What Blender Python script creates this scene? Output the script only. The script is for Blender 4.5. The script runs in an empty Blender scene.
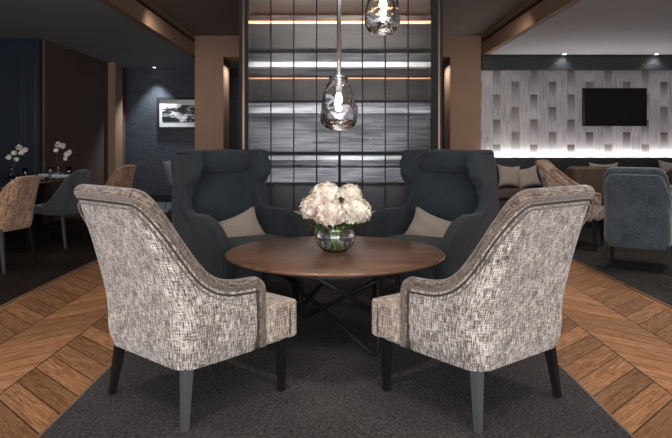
import bpy, bmesh, math, random
from math import pi, sin, cos, radians as R
from mathutils import Vector, Matrix, noise as mnoise
random.seed(7)
S = bpy.context.scene
C = S.collection
CX = 0.005          # the seating group is symmetrical about this line

# ------------------------------------------------------------------ materials
class NT:
    """tiny helper around a node tree"""
    def __init__(s, name):
        s.m = bpy.data.materials.new(name); s.m.use_nodes = True
        s.t = s.m.node_tree; s.t.nodes.clear()
        s.out = s.t.nodes.new('ShaderNodeOutputMaterial')
        s.b = s.t.nodes.new('ShaderNodeBsdfPrincipled')
        s.t.links.new(s.b.outputs[0], s.out.inputs[0])
    def put(s, sock, v):
        if isinstance(v, bpy.types.NodeSocket): s.t.links.new(v, sock)
        elif v is not None:
            if isinstance(v, (tuple, list)) and len(v) == 3 and sock.type == 'RGBA': v = (*v, 1)
            sock.default_value = v
    def math(s, op, a, b=None, c=None, clamp=False):
        n = s.t.nodes.new('ShaderNodeMath'); n.operation = op; n.use_clamp = clamp
        for i, v in enumerate((a, b, c)):
            if v is not None: s.put(n.inputs[i], v)
        return n.outputs[0]
    def coord(s, kind='Object'):
        return s.t.nodes.new('ShaderNodeTexCoord').outputs[kind]
    def pos(s):
        return s.t.nodes.new('ShaderNodeNewGeometry').outputs['Position']
    def sep(s, v):
        n = s.t.nodes.new('ShaderNodeSeparateXYZ'); s.put(n.inputs[0], v); return n.outputs
    def comb(s, x, y, z=0.0):
        n = s.t.nodes.new('ShaderNodeCombineXYZ')
        for i, v in enumerate((x, y, z)): s.put(n.inputs[i], v)
        return n.outputs[0]
    def scale(s, v, sc, rot=(0,0,0)):
        n = s.t.nodes.new('ShaderNodeMapping'); s.put(n.inputs[0], v)
        n.inputs['Scale'].default_value = sc; n.inputs['Rotation'].default_value = rot
        return n.outputs[0]
    def noise(s, v, sc=5, det=2, rough=.5, dist=0):
        n = s.t.nodes.new('ShaderNodeTexNoise'); s.put(n.inputs['Vector'], v)
        n.inputs['Scale'].default_value = sc; n.inputs['Detail'].default_value = det
        n.inputs['Roughness'].default_value = rough; n.inputs['Distortion'].default_value = dist
        return n.outputs['Fac']
    def white(s, v):
        n = s.t.nodes.new('ShaderNodeTexWhiteNoise'); s.put(n.inputs['Vector'], v); return n.outputs['Value']
    def wave(s, v, sc, axis='X', dist=0):
        n = s.t.nodes.new('ShaderNodeTexWave'); n.bands_direction = axis; s.put(n.inputs['Vector'], v)
        n.inputs['Scale'].default_value = sc; n.inputs['Distortion'].default_value = dist
        return n.outputs['Fac']
    def ramp(s, f, stops):
        n = s.t.nodes.new('ShaderNodeValToRGB'); s.put(n.inputs[0], f)
        e = n.color_ramp.elements
        while len(e) < len(stops): e.new(.5)
        for k, (p, c) in zip(e, stops):
            k.position = p; k.color = (*c, 1) if isinstance(c, (tuple, list)) else (c, c, c, 1)
        return n.outputs[0]
    def mix(s, f, a, b, mode='MIX'):
        n = s.t.nodes.new('ShaderNodeMixRGB'); n.blend_type = mode
        for i, v in enumerate((f, a, b)): s.put(n.inputs[i], v)
        return n.outputs[0]
    def bump(s, h, st=.3, d=.01):
        n = s.t.nodes.new('ShaderNodeBump'); s.put(n.inputs['Height'], h)
        n.inputs['Strength'].default_value = st; n.inputs['Distance'].default_value = d
        s.t.links.new(n.outputs[0], s.b.inputs['Normal'])
    def set(s, **k):
        for a, v in k.items():
            s.put(s.b.inputs[{'col':'Base Color','rough':'Roughness','metal':'Metallic','trans':'Transmission Weight','ior':'IOR',
                'emc':'Emission Color','ems':'Emission Strength','coat':'Coat Weight','sheen':'Sheen Weight','spec':'Specular IOR Level',
                'aniso':'Anisotropic','coatr':'Coat Roughness','sss':'Subsurface Weight'}[a]], v)
        return s

def plain(name, col, rough=.6, var=.12, sc=6, **k):
    n = NT(name); v = n.coord()
    f = n.noise(v, sc, 3)
    d = tuple(c * (1 - var) for c in col); l = tuple(min(1, c * (1 + var)) for c in col)
    n.set(col=n.ramp(f, [(.3, d), (.7, l)]), rough=rough, **k)
    return n.m

def tweed(name, dark, mid, light, fine=150, warm=None, contrast=1.0, sheen=.3, wsc=1.0):
    n = NT(name); uv = n.coord('UV')
    a = n.noise(n.scale(uv, (fine*1.15, fine*.11, 1)), 1, 3, .65)
    b = n.noise(n.scale(uv, (fine*.13, fine*1.1, 1)), 1, 3, .65)
    c = n.noise(uv, 9*wsc, 4, .65)
    s = n.math('ADD', n.math('MULTIPLY', a, 1.0), n.math('MULTIPLY', b, .62))
    s = n.math('ADD', s, n.math('MULTIPLY', c, .26))
    s = n.math('DIVIDE', s, 1.88)
    w = .085/contrast
    col = n.ramp(s, [(.5-w*1.15, dark), (.5-w*.1, mid), (.5+w*.75, light)])
    if warm:
        col = n.mix(n.ramp(n.noise(uv, 30, 2), [(.42, 0.0), (.62, .8)]), col, n.mix(1, col, warm, 'MULTIPLY'))
    n.set(col=col, rough=.9, sheen=sheen, spec=.25); n.bump(s, .55, .006)
    return n.m

def fabric(name, d, l, sc=1.0, sheen=.3, blot=4):
    n = NT(name); v = n.coord()
    a = n.noise(v, 260*sc, 2); b = n.noise(v, blot, 4, .6)
    c = n.noise(n.scale(v, (40, 40, 300)), 1, 2)
    f = n.math('ADD', n.math('MULTIPLY', a, .4), n.math('ADD', n.math('MULTIPLY', b, .35), n.math('MULTIPLY', c, .25)))
    n.set(col=n.ramp(f, [(.38, d), (.62, l)]), rough=.88, sheen=sheen, spec=.3); n.bump(a, .25, .003)
    return n.m

M = {}
M['tweed'] = tweed('cream_and_taupe_tweed', (.042,.032,.028), (.225,.192,.172), (.62,.575,.54), fine=195, warm=(.90,.83,.76), contrast=1.12)
M['tweed_dark'] = tweed('taupe_tweed', (.024,.016,.012), (.095,.070,.055), (.27,.22,.185), warm=(.9,.8,.7))
M['tweed_seat'] = tweed('beige_tweed', (.07,.05,.038), (.28,.23,.19), (.62,.55,.48), warm=(.9,.8,.7))
M['piping'] = plain('dark_piping', (.045,.034,.028), .8)
M['wing'] = fabric('charcoal_blue_wool', (.012,.016,.021), (.032,.040,.049), .8, .08)
M['wing_piping'] = plain('slate_piping', (.05,.06,.07), .7)
M['black_wood'] = plain('black_stained_wood', (.008,.007,.007), .5, spec=.2)
M['grey_leg'] = plain('grey_lacquered_leg', (.06,.062,.066), .35)  # black leg again, paled: the light on it is put into the colour
M['black_metal'] = plain('black_metal', (.010,.009,.009), .5, spec=.25)
M['tan'] = tweed('caramel_velvet', (.10,.05,.028), (.26,.14,.08), (.48,.30,.19), fine=70)
M['grey_velvet'] = fabric('grey_velvet', (.025,.028,.034), (.07,.075,.085), .4)
M['blue_velvet'] = tweed('blue_grey_velvet', (.04,.055,.068), (.075,.10,.125), (.15,.19,.22), fine=60, sheen=.6)
M['blue_trim'] = fabric('pale_blue_trim', (.10,.13,.15), (.22,.26,.28), .4)
M['brown_leather'] = plain('brown_leather', (.10,.055,.035), .45)
M['brass'] = plain('brown_trim', (.22,.14,.09), .5)
def mottled():
    n = NT('mottled_hide'); v = n.coord('UV')
    f = n.noise(v, 7, 5, .62, .7); g = n.noise(v, 20, 3)
    col = n.ramp(f, [(.36, (.035,.035,.045)), (.44, (.16,.16,.18)), (.52, (.40,.22,.12)), (.58, (.50,.46,.43)), (.68, (.62,.57,.52))])
    n.set(col=n.mix(.35, col, n.ramp(g, [(.4, (.08,.05,.04)), (.6, (.6,.5,.42))])), rough=.8, sheen=.3)
    return n.m
M['mottled'] = mottled()
def cushion(name, a, b):
    n = NT(name); v = n.coord('UV')
    w = n.wave(n.scale(v, (1,1,1), (0,0,R(45))), 26); f = n.noise(v, 60, 2)
    n.set(col=n.mix(n.math('MULTIPLY', w, .7), a, n.ramp(f, [(.3, b), (.7, tuple(x*1.2 for x in b))])), rough=.85, sheen=.3); n.bump(w, .3, .003)
    return n.m
M['stripe_cushion'] = cushion('ribbed_beige_cushion', (.16,.13,.105), (.44,.38,.31))
M['beige_cushion'] = cushion('satin_beige_cushion', (.34,.27,.23), (.52,.44,.38))

def wood_floor():
    n = NT('oak_chevron_parquet'); p = n.sep(n.pos())
    ax = n.math('ABSOLUTE', n.math('SUBTRACT', p[0], CX)); y = p[1]
    u = n.math('DIVIDE', n.math('SUBTRACT', ax, 1.21), .40)
    z = n.math('FLOOR', u)
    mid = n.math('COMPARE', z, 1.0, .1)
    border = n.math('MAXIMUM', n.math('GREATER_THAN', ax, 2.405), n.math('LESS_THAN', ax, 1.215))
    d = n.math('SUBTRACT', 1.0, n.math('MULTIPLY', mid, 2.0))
    dax = n.math('MULTIPLY', d, ax)
    c = n.math('DIVIDE', n.math('SUBTRACT', y, dax), .195)
    along = n.math('ADD', y, dax)
    c = n.math('ADD', n.math('MULTIPLY', c, n.math('SUBTRACT', 1.0, border)), n.math('MULTIPLY', ax, n.math('MULTIPLY', border, 3.1)))
    along = n.math('ADD', n.math('MULTIPLY', along, n.math('SUBTRACT', 1.0, border)), n.math('MULTIPLY', y, border))
    idx = n.math('FLOOR', c); fr = n.math('FRACT', c)
    rnd = n.white(n.comb(idx, n.math('ADD', z, n.math('MULTIPLY', border, 9)), 3.3))
    seam = n.math('LESS_THAN', n.math('MINIMUM', fr, n.math('SUBTRACT', 1.0, fr)), .027)
    fu = n.math('FRACT', u)
    seam2 = n.math('LESS_THAN', n.math('MINIMUM', fu, n.math('SUBTRACT', 1.0, fu)), .011)
    seam = n.math('MAXIMUM', seam, seam2)
    gv = n.comb(n.math('MULTIPLY', along, 2.6), n.math('MULTIPLY', c, 5.5), n.math('MULTIPLY', rnd, 40))
    g = n.noise(gv, 1.6, 5, .62, 1.6)
    g2 = n.noise(n.comb(n.math('MULTIPLY', along, 5), n.math('MULTIPLY', c, 32), rnd), 1.5, 3, .6)
    f = n.math('ADD', n.math('MULTIPLY', g, .6), n.math('MULTIPLY', g2, .4))
    col = n.ramp(f, [(.33, (.085,.036,.017)), (.47, (.30,.14,.062)), (.64, (.56,.30,.15))])
    br = n.math('ADD', n.math('ADD', .58, n.math('MULTIPLY', rnd, .55)), n.math('MULTIPLY', n.math('MAXIMUM', mid, border), .28))  # middle zone paled: sheen from its plank direction is put into the colour
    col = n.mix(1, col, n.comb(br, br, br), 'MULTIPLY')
    col = n.mix(seam, col, (.05,.024,.013))
    n.set(col=col, rough=n.ramp(f, [(.3, .5), (.7, .36)]), spec=.45)
    n.bump(n.math('SUBTRACT', f, n.math('MULTIPLY', seam, .6)), .35, .004)
    return n.m
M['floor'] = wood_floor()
def carpet(name, a, b, sc=75):
    n = NT(name); v = n.pos()
    f = n.noise(v, sc, 4, .75); g = n.noise(v, 2.2, 3)
    s = n.math('ADD', n.math('MULTIPLY', f, .85), n.math('MULTIPLY', g, .15))
    n.set(col=n.ramp(s, [(.36, a), (.64, b)]), rough=1, spec=.05); n.bump(f, .8, .01)
    return n.m
M['carpet'] = carpet('charcoal_carpet', (.014,.013,.014), (.105,.097,.10))
M['carpet_brown'] = carpet('dark_brown_carpet', (.012,.009,.007), (.045,.034,.028), 50)
M['carpet_grey'] = carpet('grey_carpet', (.012,.012,.012), (.085,.08,.078), 50)
M['stone'] = plain('grey_stone_floor', (.09,.10,.12), .35)
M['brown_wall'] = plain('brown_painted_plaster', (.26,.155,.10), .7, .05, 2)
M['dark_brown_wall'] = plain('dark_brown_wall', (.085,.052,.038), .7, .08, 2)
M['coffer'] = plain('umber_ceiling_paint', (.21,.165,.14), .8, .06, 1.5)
M['low_ceiling'] = plain('grey_ceiling_paint', (.46,.45,.465), .85, .04, 1.5)  # left ceiling's paint made paler, with the LED bounce in its colour
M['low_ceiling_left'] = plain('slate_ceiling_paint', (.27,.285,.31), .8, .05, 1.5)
M['black'] = plain('matt_black', (.006,.006,.006), .7)
M['navy_door'] = plain('navy_lacquer', (.015,.021,.031), .3, .15, 3)
def navy_wall():
    n = NT('navy_grasscloth'); v = n.coord()
    a = n.noise(n.scale(v, (6, 6, 90)), 1, 4, .6); b = n.noise(n.scale(v, (90, 90, 6)), 1, 4, .6)
    f = n.math('MULTIPLY', n.math('ADD', a, b), .5)
    n.set(col=n.ramp(f, [(.4, (.012,.016,.023)), (.6, (.058,.068,.086))]), rough=.6); n.bump(f, .3, .004)
    return n.m
M['navy_wall'] = navy_wall()
def wallpaper():
    n = NT('feathered_panel_wallpaper'); p = n.sep(n.pos())
    cx = n.math('DIVIDE', p[0], .163); i = n.math('FLOOR', cx); fx = n.math('FRACT', cx)
    odd = n.math('MODULO', i, 2.0)
    row = n.math('ADD', n.math('DIVIDE', p[2], .44), n.math('MULTIPLY', n.math('MODULO', i, 4.0), .25))
    fz = n.math('FRACT', row); r = n.white(n.comb(i, n.math('FLOOR', row), 1.0))
    stripe = n.noise(n.comb(n.math('MULTIPLY', p[0], 55), n.math('MULTIPLY', p[2], 2.5), 0.0), 1, 3, .6)
    dark = n.math('MULTIPLY', odd, n.ramp(fz, [(.25, 0.0), (.62, .55), (.94, 1.0), (.97, 0.0)]))
    half = n.math('LESS_THAN', n.math('ABSOLUTE', n.math('SUBTRACT', fx, .45)), .40)
    dark = n.math('MULTIPLY', dark, half)
    base = n.ramp(n.math('ADD', n.math('MULTIPLY', stripe, .85), n.math('MULTIPLY', r, .15)), [(.3, (.22,.21,.215)), (.65, (.50,.475,.485))])
    col = n.mix(n.math('MULTIPLY', dark, n.math('ADD', .62, n.math('MULTIPLY', r, .38))), base, (.06,.044,.037))
    n.set(col=col, rough=.45, spec=.5)
    n.bump(n.math('LESS_THAN', n.math('MINIMUM', fx, n.math('SUBTRACT', 1.0, fx)), .03), -.3, .004)
    return n.m
M['wallpaper'] = wallpaper()
def woven():
    n = NT('woven_dark_bulkhead'); v = n.coord()
    a = n.wave(n.scale(v, (1,1,1), (0,R(35),0)), 9); b = n.wave(n.scale(v, (1,1,1), (0,R(-35),0)), 9)
    f = n.math('MULTIPLY', a, b)
    n.set(col=n.ramp(f, [(.1, (.010,.010,.012)), (.6, (.042,.043,.048))]), rough=.5); n.bump(f, .6, .01)
    return n.m
M['woven'] = woven()
def walnut():
    n = NT('walnut_tabletop'); v = n.coord()
    a = n.noise(n.scale(v, (1.4, 16, 16)), 1.5, 5, .6, .6); b = n.noise(n.scale(v, (4, 70, 70)), 1.2, 3)
    seam = n.noise(v, 2.2, 2)
    f = n.math('ADD', n.math('MULTIPLY', a, .5), n.math('ADD', n.math('MULTIPLY', b, .25), n.math('MULTIPLY', seam, .25)))
    n.set(col=n.ramp(f, [(.36, (.055,.027,.017)), (.5, (.16,.083,.052)), (.64, (.31,.175,.11))]), rough=.3, spec=.5, coat=.3, coatr=.25)
    n.bump(b, .08, .002)
    return n.m
M['walnut'] = walnut()
M['dark_glass'] = plain('smoked_glass_tabletop', (.012,.013,.015), .08)
def glass(name, col=(1,1,1), rough=0.0, ior=1.45):
    n = NT(name); n.set(col=col, rough=rough, trans=1.0, ior=ior); return n.m
M['glass'] = glass('clear_glass', (.97,.985,.98))
M['lamp_glass'] = glass('blown_lamp_glass', (.99,.99,1), 0, 1.5)
M['water'] = glass('water', (.95,.98,.95), 0, 1.33)
def reeded():
    n = NT('reeded_smoked_glass'); v = n.coord()
    w = n.wave(v, 26, 'X', 0.0); s = n.noise(n.scale(v, (60, 1, 1.2)), 1, 3)
    n.set(col=(.93,.94,.96), rough=.05, trans=1.0, ior=1.08, metal=0.0)
    n.bump(n.math('ADD', n.math('MULTIPLY', w, .6), n.math('MULTIPLY', s, .8)), .9, .007)
    return n.m
M['reeded'] = reeded()
def brushed(name, a, b, rough=.35, metal=1.0):
    n = NT(name); v = n.coord()
    f = n.noise(n.scale(v, (2.2, 2.2, 50)), 1, 4, .6); g = n.noise(n.scale(v, (1.2, 1, 5)), 1, 3)
    n.set(col=n.ramp(n.math('ADD', n.math('MULTIPLY', f, .5), n.math('MULTIPLY', g, .5)), [(.41, a), (.59, b)]), rough=rough, metal=metal)
    return n.m
M['steel'] = brushed('brushed_steel', (.22,.22,.23), (.62,.62,.63), .5, .3)  # these four tones imitate bands reflected in the screen glass
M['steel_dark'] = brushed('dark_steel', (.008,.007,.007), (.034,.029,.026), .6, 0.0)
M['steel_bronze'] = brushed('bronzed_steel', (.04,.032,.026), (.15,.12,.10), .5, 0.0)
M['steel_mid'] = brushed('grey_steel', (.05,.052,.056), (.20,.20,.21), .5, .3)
M['bronze'] = plain('bronze_post', (.12,.075,.05), .35, metal=.8)
M['chrome'] = plain('chrome', (.80,.81,.83), .28, .02, metal=1.0)
M['white_ledge'] = plain('pale_ledge', (.6,.6,.6), .4)
def emit(name, col, st):
    n = NT(name); n.set(col=(0,0,0), emc=(*col, 1), ems=st); return n.m
M['led_warm'] = emit('warm_led', (1,.50,.20), 3.2)
M['led_dim'] = emit('dim_warm_led', (1,.48,.22), 1.2)
M['led_white'] = emit('cool_led', (1,.95,.93), 8)
M['bulb'] = emit('bulb', (1,.93,.85), 30)
M['spot'] = emit('downlight_lens', (1,.95,.9), 14)
def tv():
    n = NT('tv_glass'); n.set(col=(.004,.004,.005), rough=.12); return n.m
M['tv'] = tv()
M['white'] = plain('white_linen', (.75,.75,.76), .7, .05)
def petal(name, a, b):
    n = NT(name); v = n.coord(); f = n.noise(v, 14, 3)
    n.set(col=n.ramp(f, [(.4, a), (.62, b)]), rough=.7, spec=.2); n.b.inputs['Subsurface Radius'].default_value = (.01,.008,.006)
    return n.m
M['petal'] = petal('cream_petals', (.60,.52,.42), (.86,.82,.72))
M['petal_pink'] = petal('blush_petals', (.56,.44,.36), (.84,.76,.66))
M['leaf'] = plain('dark_green_leaf', (.035,.075,.02), .5)
M['stem'] = plain('green_stem', (.22,.32,.10), .5)
M['twig'] = plain('dark_twig', (.05,.05,.025), .6)
def print_bw():
    n = NT('black_and_white_print'); v = n.coord()
    f = n.noise(n.scale(v, (3.0, 1, 9)), 1.1, 4, .6, .8)
    n.set(col=n.ramp(f, [(.44, (.01,.01,.01)), (.5, (.09,.09,.09)), (.56, (.55,.55,.55)), (.62, (.8,.8,.8))]), rough=.4); return n.m
M['print'] = print_bw()
# ------------------------------------------------------------------ mesh helpers
def link(o, parent=None):
    C.objects.link(o)
    if parent: o.parent = parent
    return o
def boxuv(me):
    uv = me.uv_layers.new(name='UVMap') if not me.uv_layers else me.uv_layers[0]
    for p in me.polygons:
        n = p.normal; a = [abs(c) for c in n]
        for li in p.loop_indices:
            co = me.vertices[me.loops[li].vertex_index].co
            if a[2] > a[0] and a[2] > a[1]: q = (co.x, co.y)
            elif a[0] > a[1]: q = (co.y, co.z)
            else: q = (co.x, co.z)
            uv.data[li].uv = q
def mk(name, bm, mat, parent=None, smooth=True, uv=True, wn=False, sharp=None):
    bmesh.ops.recalc_face_normals(bm, faces=bm.faces)
    me = bpy.data.meshes.new(name); bm.to_mesh(me); bm.free()
    me.materials.append(mat)
    if smooth:
        for p in me.polygons: p.use_smooth = True
        if sharp: me.set_sharp_from_angle(angle=R(sharp))
    if uv and not me.uv_layers: boxuv(me)
    o = bpy.data.objects.new(name, me); link(o, parent)
    if wn:
        md = o.modifiers.new('wn', 'WEIGHTED_NORMAL'); md.keep_sharp = True
    return o
def tag(o, label=None, cat=None, group=None, kind=None):
    if label: o['label'] = label
    if cat: o['category'] = cat
    if group: o['group'] = group
    if kind: o['kind'] = kind
    return o
def thing(name, label, cat, loc=(0,0,0), rz=0, group=None):
    o = bpy.data.objects.new(name, None); link(o); o.location = loc; o.rotation_euler = (0,0,rz)
    o.empty_display_size = .1
    return tag(o, label, cat, group)
def dup(o, loc=None, rz=None, label=None, group=None, parent=None):
    c = o.copy(); C.objects.link(c)
    if parent: c.parent = parent
    if loc is not None: c.location = loc
    if rz is not None: c.rotation_euler = (0,0,rz)
    if label: c['label'] = label
    if group: c['group'] = group
    for ch in list(o.children): dup(ch, parent=c)
    return c
def addbox(bm, x0, x1, y0, y1, z0, z1):
    v = [bm.verts.new((x, y, z)) for x in (x0, x1) for y in (y0, y1) for z in (z0, z1)]
    for f in ((0,1,3,2),(4,6,7,5),(0,4,5,1),(2,3,7,6),(0,2,6,4),(1,5,7,3)): bm.faces.new([v[i] for i in f])
    return v
def box(*a):
    bm = bmesh.new(); addbox(bm, *a); return bm
def rbox(x0, x1, y0, y1, z0, z1, r=.02, seg=3):
    bm = box(x0, x1, y0, y1, z0, z1)
    bmesh.ops.bevel(bm, geom=bm.edges[:]+bm.verts[:], offset=r, segments=seg, profile=.5, affect='EDGES')
    return bm
def struct(name, bm, mat, smooth=False):
    return tag(mk(name, bm, mat, None, smooth, uv=False), kind='structure')
def soft(x0, x1, y0, y1, z0, z1, e=.35, n=12, crown=0.0):
    """padded cushion block: a cube grid pushed toward a superellipsoid"""
    bm = bmesh.new(); bmesh.ops.create_cube(bm, size=2)
    bmesh.ops.subdivide_edges(bm, edges=bm.edges[:], cuts=n-1, use_grid_fill=True)
    c = ((x0+x1)/2, (y0+y1)/2, (z0+z1)/2); h = ((x1-x0)/2, (y1-y0)/2, (z1-z0)/2)
    p = 2/e
    for v in bm.verts:
        m = (abs(v.co.x)**p + abs(v.co.y)**p + abs(v.co.z)**p)**(1/p)
        q = v.co / m
        cr = crown*(1-min(1, q.x*q.x))*(1-min(1, q.y*q.y)) if q.z > 0 else 0
        v.co = (c[0]+q.x*h[0], c[1]+q.y*h[1], c[2]+q.z*h[2]+cr)
    return bm
def frames(pts):
    n = len(pts); T = []
    for i in range(n):
        t = pts[min(n-1, i+1)] - pts[max(0, i-1)]
        T.append(t.normalized() if t.length > 1e-9 else Vector((0,0,1)))
    return T
def tube(pts, r, seg=8, bm=None, cap=True):
    pts = [Vector(p) for p in pts]; bm = bm or bmesh.new(); T = frames(pts)
    up = Vector((0,0,1)) if abs(T[0].z) < .9 else Vector((1,0,0))
    nrm = (up - T[0]*up.dot(T[0])).normalized(); rings = []
    for i, (p, t) in enumerate(zip(pts, T)):
        nrm = (nrm - t*nrm.dot(t)).normalized(); b = t.cross(nrm)
        rr = r[i] if isinstance(r, (list, tuple)) else r
        rings.append([bm.verts.new(p + (nrm*cos(2*pi*k/seg) + b*sin(2*pi*k/seg))*rr) for k in range(seg)])
    for a, b in zip(rings, rings[1:]):
        for k in range(seg): bm.faces.new((a[k], a[(k+1)%seg], b[(k+1)%seg], b[k]))
    if cap: bm.faces.new(rings[0]); bm.faces.new(rings[-1])
    return bm
def lathe(prof, seg=32, bm=None, cx=0, cy=0):
    bm = bm or bmesh.new(); rings = []
    for r, z in prof:
        if r < 1e-5: rings.append([bm.verts.new((cx, cy, z))])
        else: rings.append([bm.verts.new((cx+r*cos(2*pi*k/seg), cy+r*sin(2*pi*k/seg), z)) for k in range(seg)])
    for a, b in zip(rings, rings[1:]):
        for k in range(seg):
            k2 = (k+1) % seg
            if len(a) == 1 and len(b) == 1: continue
            if len(a) == 1: bm.faces.new((a[0], b[k], b[k2]))
            elif len(b) == 1: bm.faces.new((a[k], a[k2], b[0]))
            else: bm.faces.new((a[k], a[k2], b[k2], b[k]))
    return bm
def leg(x, y, z1, dx=0, dy=0, w1=.024, w0=.015, z0=0.0, w1y=None):
    """tapered square leg, foot at (x+dx, y+dy)"""
    bm = bmesh.new(); q = []
    for (cx, cy, z, w) in ((x+dx, y+dy, z0, w0), (x, y, z1, w1)):
        q.append([bm.verts.new((cx+sx*w, cy+sy*w, z)) for sx, sy in ((-1,-1),(1,-1),(1,1),(-1,1))])
    for k in range(4): bm.faces.new((q[0][k], q[0][(k+1)%4], q[1][(k+1)%4], q[1][k]))
    bm.faces.new(q[0]); bm.faces.new(q[1])
    bmesh.ops.bevel(bm, geom=bm.edges[:], offset=.003, segments=2, affect='EDGES')
    return bm
def interp(tab, x):
    """smooth (Catmull-Rom style, monotone-limited) interpolation"""
    if x <= tab[0][0]: return tab[0][1]
    if x >= tab[-1][0]: return tab[-1][1]
    for i in range(len(tab)-1):
        x0, y0 = tab[i]; x1, y1 = tab[i+1]
        if x <= x1:
            def sl(j):
                if j <= 0 or j >= len(tab)-1: return 0
                a = (tab[j][1]-tab[j-1][1])/(tab[j][0]-tab[j-1][0]); b = (tab[j+1][1]-tab[j][1])/(tab[j+1][0]-tab[j][0])
                return 0 if a*b <= 0 else 2*a*b/(a+b)
            h = x1-x0; t = (x-x0)/h; m0, m1 = sl(i)*h, sl(i+1)*h
            return (2*t**3-3*t*t+1)*y0 + (t**3-2*t*t+t)*m0 + (-2*t**3+3*t*t)*y1 + (t**3-t*t)*m1
def fillet(pts, r, seg=8):
    pts = [Vector(p) for p in pts]; out = [pts[0]]
    for a, b, c in zip(pts, pts[1:], pts[2:]):
        u = (a-b).normalized(); v = (c-b).normalized(); ang = u.angle(v); d = r/math.tan(ang/2)
        p0 = b+u*d; p1 = b+v*d
        for k in range(seg+1):
            t = k/seg; out.append((p0*(1-t)**2 + b*2*t*(1-t) + p1*t*t))
    out.append(pts[-1]); return out
def catmull(P, n=6, closed=True):
    out = []; m = len(P)
    for i in range(m):
        p = [Vector(P[(i+k-1) % m]) for k in range(4)]
        for j in range(n):
            t = j/n
            out.append(.5*((2*p[1]) + (-p[0]+p[2])*t + (2*p[0]-5*p[1]+4*p[2]-p[3])*t*t + (-p[0]+3*p[1]-3*p[2]+p[3])*t**3))
    return out

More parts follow.
